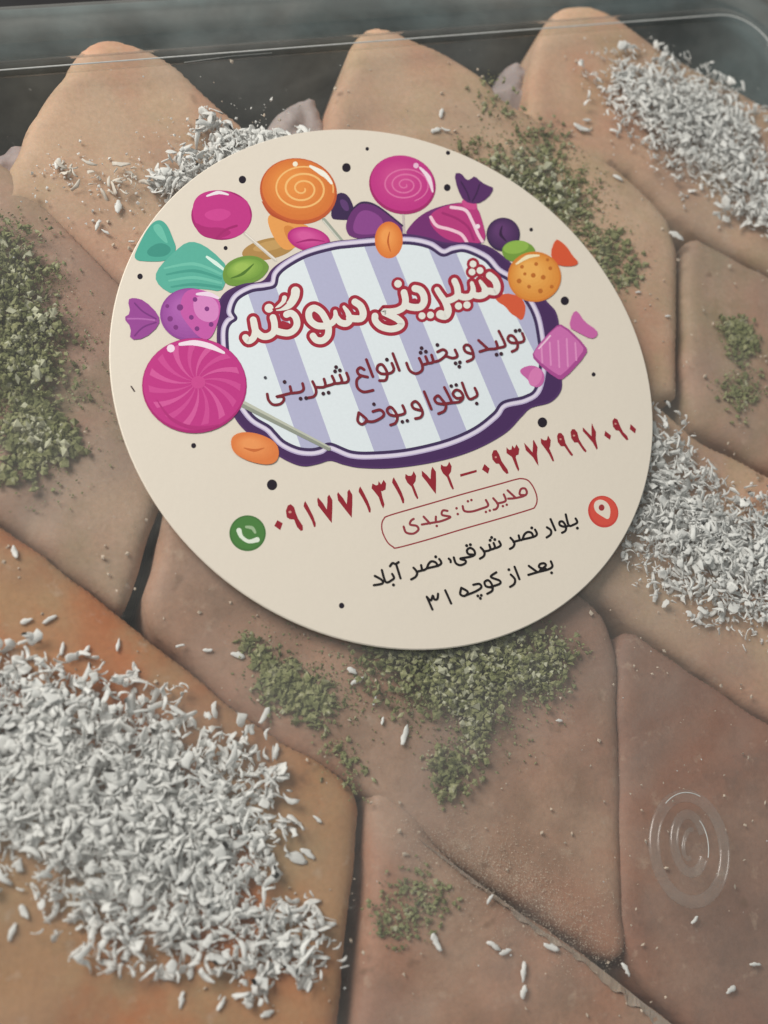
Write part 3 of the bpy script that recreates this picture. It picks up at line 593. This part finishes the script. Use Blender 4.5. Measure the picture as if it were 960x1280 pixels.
k_.poly(INs, (214,224,230))
def clip(P, a, b):
    """keep the side of line a-b to its left"""
    a = np.array(a, float); b = np.array(b, float); nrm = np.array([-(b-a)[1], (b-a)[0]]); out = []
    for p, q in zip(P, np.roll(P,-1,0)):
        dp = (p-a)@nrm; dq = (q-a)@nrm
        if dp >= 0: out.append(p)
        if dp*dq < 0: out.append(p+(q-p)*dp/(dp-dq))
    return np.array(out)
BANDS = [((311,370),(366,530),(345,359),(406,530)), ((385,340),(461,546),(424,340),(502,546)), ((464,330),(550,548),(499,330),(582,535)), ((537,314),(614,497),(572,320),(646,492)), ((612,330),(665,435),(650,330),(712,460))]
INc = offset(INs, -.6)
for l0, l1, r0, r1 in BANDS:
    Q = clip(clip(INc, l1, l0), r0, r1)
    if len(Q) > 2: k_.poly(Q, (172,174,204))
k_.line(INN, 3.8, (62,46,86), True)
k_.build('cartouche_panel'); ZPANEL = ZL[0]+2e-6
# --- things in front of the cartouche
k_ = Ink(); k_.ell(486,300,17.5,23,(214,116,50)).ball(486,300,15.5,21,(216,122,52),(232,152,78)).line([(487,290),(485,302),(488,314)], [1,2.5,1], (188,92,36)); k_.build('printed_bean', 'orange bean on the top of the frame')
k_ = Ink(); k_.poly(A2([(524,430),(550,400),(600,395),(640,415),(650,440),(600,470),(545,470)]), (112,150,58), 2).ell(645,309,16,8,(138,176,74),-10); k_.build('printed_bean', 'green bean on the right')
k_ = Ink(); k_.poly(A2([(700,440),(718,392),(735,398),(760,420),(778,450),(802,475),(785,488),(740,488),(712,475)]), (206,82,46), 1).poly(A2([(503,600),(540,582),(590,592),(612,620),(612,655),(600,682),(578,665),(560,655),(540,628),(520,618)]), (206,86,52), 1).ell(668,346,33.5,31.5,(206,122,44)).ball(668,346,31,29,(212,136,52),(228,168,82))
for x, y, r in ((600,490,2.4),(640,520,3),(675,527,3),(700,495,2.4),(590,540,3),(625,560,2.4),(665,575,3),(705,560,2.4),(650,480,2.4),(610,515,2),(690,465,2)): k_.dot(440+x/2.824, 160+y/2.824, r, (182,104,36))
k_.line(A2([(580,480),(620,455),(660,450)]), [2,5,2], (240,220,180)); k_.build('printed_candy', 'orange dotted candy')
k_ = Ink(); k_.poly(A4([(765,195),(778,145),(795,135),(820,175),(865,205),(868,225),(845,238),(795,212)]), (192,96,162), 1).poly(A4([(588,352),(605,335),(640,328),(672,345),(682,375),(668,405),(640,408),(622,380)]), (192,96,162), 2).ell(669,471,8,12,(208,118,176),20)
k_.poly(A4([(636,282),(715,192),(745,182),(828,262),(830,290),(748,380),(722,378),(642,312)]), (164,70,142), 1).poly(A4([(640,280),(718,195),(742,190),(818,262),(815,285),(742,365),(722,362),(648,305)]), (196,104,170), 1)
for i in range(5): k_.line(A4([(668+i*30,255-i*6 if i<3 else 222+(i-2)*14),(672+i*30,320+i*8 if i<3 else 355-(i-2)*22)]), 2.2, (214,138,190))
k_.line(A4([(660,270),(700,225)]), 2, (230,190,216)); k_.build('printed_candy', 'pink square candy')
k_ = Ink(); k_.line([(303,505),(411,561)], [8,6.5,5], (140,146,134)).line([(305,503),(412,559)], [4,3,2], (182,186,172))
k_.ell(243,482,65.5,59.5,(166,34,112)).ell(243,480.5,64,57.5,MAG)
for i in range(15):
    a = i*2*math.pi/15; pts = []; pts2 = []
    for t in np.linspace(.08,.93,9):
        r1 = a+t*.55; wd = .17*t**.3; pts.append((246+62*t*math.cos(r1-wd/2)-3*t, 477+56*t*math.sin(r1-wd/2)+3*t)); pts2.append((246+62*t*math.cos(r1+wd/2)-3*t, 477+56*t*math.sin(r1+wd/2)+3*t))
    k_.poly(pts+pts2[::-1], (204,84,152) if i % 2 else (198,70,144))
k_.ell(248,478,9,8,(196,66,140)); k_.line([(196,500),(215,524),(245,535),(280,530)], [1,4,5,1], (172,40,118))
k_.line(A3([(240,255),(290,250),(345,262),(395,285)]), [4,7,7,3], (238,214,228)).dot(213.5,435.5,5,(236,208,226)); k_.build('printed_lollipop', 'large pink swirl lollipop')
k_ = Ink(); k_.poly(A3([(418,605),(425,578),(460,563),(520,570),(580,600),(592,640),(580,672),(545,682),(480,668),(430,640)]), (214,120,60), 2).ball(318,559,26,16,(216,124,64),(228,146,84),10).line([(305,560),(318,563),(330,560)], [1,4,1], (196,104,50)); k_.build('printed_bean', 'orange bean at the lower left')
ZTOP = ZL[0]
# --- black dots
ZL[0] = Z0+1e-5
for x, y, r in ((303,224.5,4.6),(433,209.5,5.4),(459,186,2.2),(559,234.5,4.2),(560,191,2.6),(664,287,2.3),(175,345.5,3.4),(282,310,2.5),(706,376,5.2),(742,468,2.5),(678,528,6),(242,557,3.1),(340,606,6.4),(427,757,3.4)):
    q = Ink(); q.ell(x, y, r, r*1.05, (34,28,40), n=20); q.build('ink_dot')
q = Ink(); q.line([(164,483),(168,489)], 1.8, (70,58,56)); q.build('ink_dot', 'small tick mark')

# --- lettering: title
ZL[0] = ZPANEL
B1 = lambda P: cv(290,340,8,P); B2 = lambda P: cv(380,340,8,P); B3 = lambda P: cv(450,330,8,P); B4 = lambda P: cv(530,310,8,P)
TIT = [(B1([(135,655),(165,688),(212,660),(232,600),(225,530),(212,478)]), 9),
 (B1([(214,480),(235,580),(300,640),(368,640),(420,595),(425,520),(410,455)]), 9),
 (B1([(425,580),(480,600),(560,610),(620,580),(650,520),(635,450),(590,412),(545,425)]), 9),
 (B1([(635,190),(625,250),(570,330),(450,378)]), [12,11,9,3]), (B1([(525,258),(505,310),(435,365)]), [6.5,5,2]),
 (B2([(215,540),(130,535),(60,480),(50,400),(100,360),(170,400),(220,480),(245,560),(235,640),(185,685),(125,680),(90,640)]), 9),
 (B2([(235,530),(290,500),(318,450),(312,395)]), [9,8,5]), (B2([(318,450),(360,500),(420,515),(458,480),(440,410),(400,350)]), [8,9,8,4]),
 (B2([(455,460),(520,468),(575,460),(592,410),(565,340),(510,300)]), 9.5),
 (B3([(150,520),(155,570),(210,625),(300,650),(380,635),(415,595),(375,550),(300,510),(240,480),(300,478),(380,465),(440,425),(455,360),(440,285)]), 9),
 (B3([(450,410),(520,432),(600,430),(640,380),(635,310),(600,260),(550,245)]), 9.5),
 (B4([(130,415),(165,470),(215,545),(240,620),(215,675),(165,665)]), [7,8,10,12]),
 (B4([(230,530),(290,510),(335,470),(330,390),(305,330)]), 8.5), (B4([(335,470),(400,492),(465,480),(492,420),(478,350)]), [9,9,8,5]),
 (B4([(480,460),(540,478),(600,465),(620,430),(560,330)]), [8,9,8,4]), (B4([(610,430),(660,432),(715,435),(730,380),(705,320),(655,275)]), 9.5)]
TD = [(*B1([(370,362)])[0], 5.6), (*B3([(380,198)])[0], 4.8), (*B3([(620,518)])[0], 4.4), (*B3([(705,510)])[0], 4.4), (*B4([(490,160)])[0], 4.3), (*B4([(480,240)])[0], 4.3), (*B4([(560,225)])[0], 4.3), (*B4([(345,580)])[0], 4.6), (*B4([(430,570)])[0], 4.6)]
TR = (158,38,58); TCc = (220,220,214)
k_ = Ink()
for P, wd in TIT: k_.line(P, (np.array(wd)+8.2) if hasattr(wd,'__len__') else wd+8.2, TR)
for x, y, r in TD: k_.dot(x, y, r+3.6, TR)
for P, wd in TIT: k_.line(P, np.array(wd)*.93 if hasattr(wd,'__len__') else wd*.93, TCc)
for x, y, r in TD: k_.dot(x, y, r, TCc)
k_.poly(B1([(490,480),(545,500),(590,520),(580,560),(520,570),(490,540)]), TR, 2).poly(B2([(105,440),(150,440),(195,490),(150,500),(110,475)]), TR, 2)
k_.line(B1([(410,372),(480,358),(540,310)]), 2, TR)
k_.poly(B3([(225,560),(370,595),(350,610),(250,595)]), TR, 1).poly(B3([(500,370),(545,335),(585,365),(560,395),(510,390)]), TR, 2)
k_.build('title_lettering')
# --- lettering: small lines
S1 = lambda P: cv(325,430,8,P); S2 = lambda P: cv(435,420,8,P); S3 = lambda P: cv(545,400,8,P); S4 = lambda P: cv(435,470,5.647,P)
k_ = Ink(); DKD = (62,34,46)
L2 = [S1([(72,500),(85,560),(130,605),(200,600),(238,560),(225,525),(165,528),(240,508),(305,492)]), S1([(315,490),(300,425)]), S1([(305,492),(400,480),(435,450),(425,395)]),
 S1([(525,375),(555,440),(560,490),(535,525),(480,538)]), S1([(560,432),(650,425),(640,350)]), S1([(645,425),(730,400),(745,380),(720,320)]), S1([(735,395),(800,390),(818,365),(798,310)]), S1([(805,388),(865,382),(885,350),(865,290)]),
 S2([(160,335),(122,315),(92,345),(115,388),(195,410)]), S2([(130,400),(88,440),(95,515),(155,558),(250,542)]), S2([(183,235),(248,405)]), S2([(392,378),(330,375),(292,340),(300,295),(340,285),(378,335),(392,385),(375,440),(315,445)]), S2([(380,380),(435,365),(458,330),(438,272)]), S2([(448,175),(512,342)]),
 S2([(585,270),(618,345),(680,375),(738,345),(742,290),(712,222)]), S2([(742,285),(795,270),(775,205)]), S2([(790,272),(850,260),(835,190)]), S2([(845,260),(910,245),(970,200),(985,160),(950,135),(895,158)]),
 S3([(100,360),(165,380),(212,360),(190,298)]), S3([(365,338),(300,318),(278,275),(300,248),(340,262),(370,330),(368,385),(310,415)]), S3([(425,203),(510,280)]), S3([(438,315),(520,292),(610,280),(600,215)]), S3([(610,280),(680,265),(688,235),(628,110)]),
 S3([(815,228),(750,225),(718,190),(735,155),(775,165),(812,225),(810,285),(760,315)]), S3([(805,228),(862,218),(882,190),(862,132)])]
for P in L2: k_.line(P, 3.5, MAR)
for f, P in ((S1,[(245,378),(405,545),(460,540),(760,230),(750,272),(798,262),(632,495),(685,485)]), (S2,[(388,235),(735,120),(725,165),(778,155),(893,88)]), (S3,[(195,432),(238,422),(232,465),(605,345),(652,337),(795,108),(835,102)])):
    for x, y in f(P): k_.dot(x, y, 2.35, DKD)
k_.dot(*S1([(52,335)])[0], 1.9, (70,70,80))
k_.build('slogan_lettering')
k_ = Ink()
L3 = [S4([(75,260),(68,315),(98,340),(132,312),(110,285),(75,258)]), S4([(125,318),(180,320),(240,290),(252,262),(225,238),(175,250)]), S4([(345,282),(295,272),(275,240),(298,218),(328,245),(348,290),(335,330),(300,345)]), S4([(345,278),(390,268),(402,250),(385,208)]),
 S4([(515,242),(465,228),(450,198),(475,178),(505,205),(526,258),(512,290),(475,300)]), S4([(537,110),(587,232)]), S4([(675,198),(628,190),(610,160),(635,138),(662,165),(690,205),(680,245),(638,265)]), S4([(665,196),(720,190),(730,180),(680,80)]), S4([(720,188),(785,182),(812,150),(795,110),(762,98),(740,125),(765,155),(808,152)]),
 S4([(805,48),(850,155),(895,150),(912,128),(895,85)])]
for P in L3: k_.line(P, 3.4, MAR)
for x, y in S4([(182,198),(383,322),(418,315),(728,70),(763,62),(908,193)]): k_.dot(x, y, 2.2, DKD)
k_.build('slogan_lettering')
# --- phone numbers
ZL[0] = Z0+1e-5
N1 = lambda P: cv(335,590,6.4,P); N2 = lambda P: cv(460,560,6.4,P); N3 = lambda P: cv(580,540,8,P); N4 = lambda P: cv(680,515,8,P)
def sh(P, dx, dy): return [(x+dx, y+dy) for x, y in P]
ONE = [(298,232),(325,280),(360,350),(382,410),(380,440),(368,440),(350,390),(318,330),(285,275),(288,250)]
SEV = [(400,203),(440,250),(470,300),(475,240),(475,200),(490,180),(515,225),(515,290),(510,408),(495,390),(440,320),(400,268),(393,220)]
TWO = [(300,207),(322,222),(345,222),(355,210),(365,185),(385,222),(380,265),(362,292),(385,350),(403,400),(394,410),(375,380),(348,310),(315,278),(297,240)]
NUM = [N1([(75,385),(118,410),(98,465),(50,430)]), N1([(143,310),(158,268),(182,257),(208,280),(225,335),(240,372),(278,430),(280,465),(262,472),(232,440),(208,380),(175,378),(150,362)]), N1(ONE), N1(SEV), N1(sh(SEV,160,-42)), N1(sh(ONE,440,-117)),
 N1([(835,92),(865,107),(880,102),(885,72),(905,100),(925,62),(945,92),(940,140),(915,153),(905,152),(915,200),(932,260),(922,292),(905,260),(885,200),(850,155),(828,130)]),
 N2(sh(ONE,-92,2)), N2(TWO), N2([(430,180),(470,215),(500,250),(505,180),(515,150),(543,190),(545,260),(543,368),(520,340),(470,272),(432,225)]), N2(sh(TWO,284,-76)), N2([(736,210),(868,174),(870,192),(740,230)]),
 N3([(205,320),(255,365),(240,417),(180,375)]), N3([(278,225),(295,182),(325,180),(352,225),(375,290),(435,375),(445,412),(425,418),(390,385),(350,318),(318,315),(285,275)]),
 N3([(425,152),(450,178),(474,175),(482,133),(505,163),(525,123),(553,170),(545,225),(520,235),(517,255),(552,370),(543,394),(520,350),(480,250),(425,210)]),
 N3([(600,106),(650,160),(685,205),(690,130),(690,88),(697,78),(735,150),(730,220),(744,338),(725,312),(690,252),(618,182)]), N3([(768,62),(800,83),(828,80),(840,35),(867,80),(862,140),(852,162),(890,250),(902,292),(885,292),(850,222),(808,162),(770,112)]),
 N4([(130,240),(145,210),(172,210),(197,240),(215,310),(250,370),(290,425),(282,442),(260,425),(203,342),(168,342),(138,300)]), N4(sh([(130,240),(145,210),(172,210),(197,240),(215,310),(250,370),(290,425),(282,442),(260,425),(203,342),(168,342),(138,300)],135,-38)),
 N4([(388,152),(420,185),(475,242),(475,150),(478,110),(495,150),(520,200),(517,270),(537,360),(527,378),(490,310),(430,237),(388,190)]), N4([(612,188),(670,235),(660,278),(603,235)]), N4([(683,90),(705,60),(735,75),(765,150),(790,198),(830,238),(845,275),(825,282),(778,230),(750,187),(718,182),(690,145)]), N4([(866,120),(920,170),(910,214),(858,170)])]
for j, P in enumerate(NUM):
    k_ = Ink(); k_.poly(P, (142,32,46))
    if j in (1, 13, 17, 18, 21):
        x, y = {1:N1([(176,320)])[0], 13:N3([(318,252)])[0], 17:N4([(165,272)])[0], 18:N4([(300,236)])[0], 21:N4([(715,118)])[0]}[j]
        k_.ell(x, y, 2.0 if j == 1 else 1.4, 1.6 if j == 1 else 1.2, (196,140,130), n=12)
    k_.build('printed_dash' if j == 11 else 'printed_digit')
# --- manager box and address
ZL[0] = Z0+1e-5
G5 = lambda P: cv(470,590,4.571,P); G6 = lambda P: cv(460,660,6.857,P); G7 = lambda P: cv(590,635,6.857,P); G8 = lambda P: cv(525,690,5.333,P)
k_ = Ink(); k_.line(G5([(835,38),(868,48),(895,80),(915,125),(920,165),(908,198),(880,214),(700,268),(500,325),(300,385),(125,432),(98,428),(65,400),(38,345),(33,300),(45,268),(80,247),(300,183),(500,125),(700,70),(800,42)]), 1.7, (146,50,58), True); k_.build('box_outline')
k_ = Ink(); BC = (140,52,62)
for P in [[(855,132),(822,128),(828,98),(852,95),(862,120),(842,138),(790,150),(755,152)],[(752,105),(795,145)],[(670,150),(697,185),(688,210),(672,215)],[(692,180),(740,165),(730,128)],[(495,195),(505,222),(545,226),(600,210),(640,192),(628,160)],[(408,222),(382,220),(378,245),(425,258),(350,285),(342,255)],[(350,285),(262,300)],[(272,255),(308,294)],[(158,312),(172,345),(212,352),(242,330),(232,308),(195,300),(200,278),(215,268)]]: k_.line(G5(P), 2.8, BC)
for x, y in G5([(725,195),(747,187),(525,167),(545,160),(628,228),(650,220),(460,207),(467,240),(347,308)]): k_.dot(x, y, 1.6, BC)
k_.build('manager_lettering')
k_ = Ink(); BK = (30,26,28)
for P in [[(888,90),(902,122),(872,142),(830,148),(803,55)],[(832,150),(790,160),(752,145),(752,118),(780,118),(805,160),(800,195),(772,212)],[(673,95),(714,190)],[(642,165),(675,190),(675,225),(640,252)],[(540,185),(556,222),(530,246),(430,270)],[(525,248),(512,215),(480,205),(450,225),(435,262)],[(400,235),(412,275),(430,270)],[(412,275),(355,290)],[(330,255),(362,295),(355,330),(325,350)],[(232,285),(246,318),(218,338),(190,345)],[(185,300),(195,342),(152,358)],[(148,315),(155,358),(100,372)],[(75,338),(105,375),(102,410),(68,434)]]: k_.line(G7(P), 2.9, BK)
for x, y in G7([(903,172),(512,170),(168,252),(155,276),(195,270)]): k_.dot(x, y, 1.9, BK)
for P in [[(905,228),(860,222),(848,190),(875,170),(908,190),(915,225),(880,245),(790,262),(835,278),(832,302),(790,318),(752,300),(735,252)],[(692,262),(706,275),(708,292)],[(610,265),(628,298),(600,322),(505,345)],[(598,325),(580,295),(545,285),(520,305),(505,342)],[(455,318),(468,362),(505,345)],[(468,362),(415,375)],[(390,340),(420,378),(410,415),(370,440)],[(240,308),(278,430)],[(188,327),(210,300),(235,308),(262,292)],[(118,360),(152,462),(205,445),(222,425),(207,393)],[(58,410),(118,445),(122,475),(50,490)]]: k_.line(G6(P), 2.9, BK)
for x, y in G6([(845,150),(877,142),(580,246),(218,487)]): k_.dot(x, y, 1.9, BK)
for P in [[(872,62),(882,95),(855,115),(790,132),(722,152)],[(840,112),(795,102),(800,80),(828,75),(838,90),(800,122)],[(725,92),(780,132)],[(630,98),(662,180)],[(605,150),(632,180),(628,212),(600,232)],[(508,135),(472,165),(530,190),(530,212),(470,232)],[(475,235),(440,228),(430,200),(455,188),(478,215),(482,255),(448,278)],[(355,218),(395,212),(408,235),(370,262),(300,290)],[(275,238),(268,280),(298,292),(318,265),(275,238)],[(168,255),(207,342)],[(45,298),(82,382)],[(48,302),(72,322),(85,290),(95,315),(115,312),(120,278)]]: k_.line(G8(P), 2.8, BK)
for x, y in G8([(877,138),(592,117),(385,292),(408,288),(402,308)]): k_.dot(x, y, 1.8, BK)
k_.build('address_lettering')
# --- icons
ZL[0] = Z0+1e-5
k_ = Ink(); k_.ell(309.5,666.5,22.8,22.4,(66,112,58)).ell(309.5,666,20.5,20,(72,122,62)); k_.line(cv(270,500,3.31,[(95,540),(105,565),(135,585),(170,578)]), [6.5,4.5,4.5,6.5], (212,222,208)).line(cv(270,500,3.31,[(125,525),(150,530),(162,548)]), [3,4.5,3], (150,176,140)); k_.build('phone_icon')
k_ = Ink(); k_.ell(754,639.5,18.5,20.3,(196,64,56),-30).ell(754.5,639,16.5,18,(206,76,62),-30); k_.poly(cv(540,500,3.31,[(668,440),(675,418),(700,410),(728,425),(740,455),(733,498),(705,482),(678,465)]), (216,206,192), 2).ell(752,634.5,3.6,4,(150,50,52)); k_.build('location_icon')
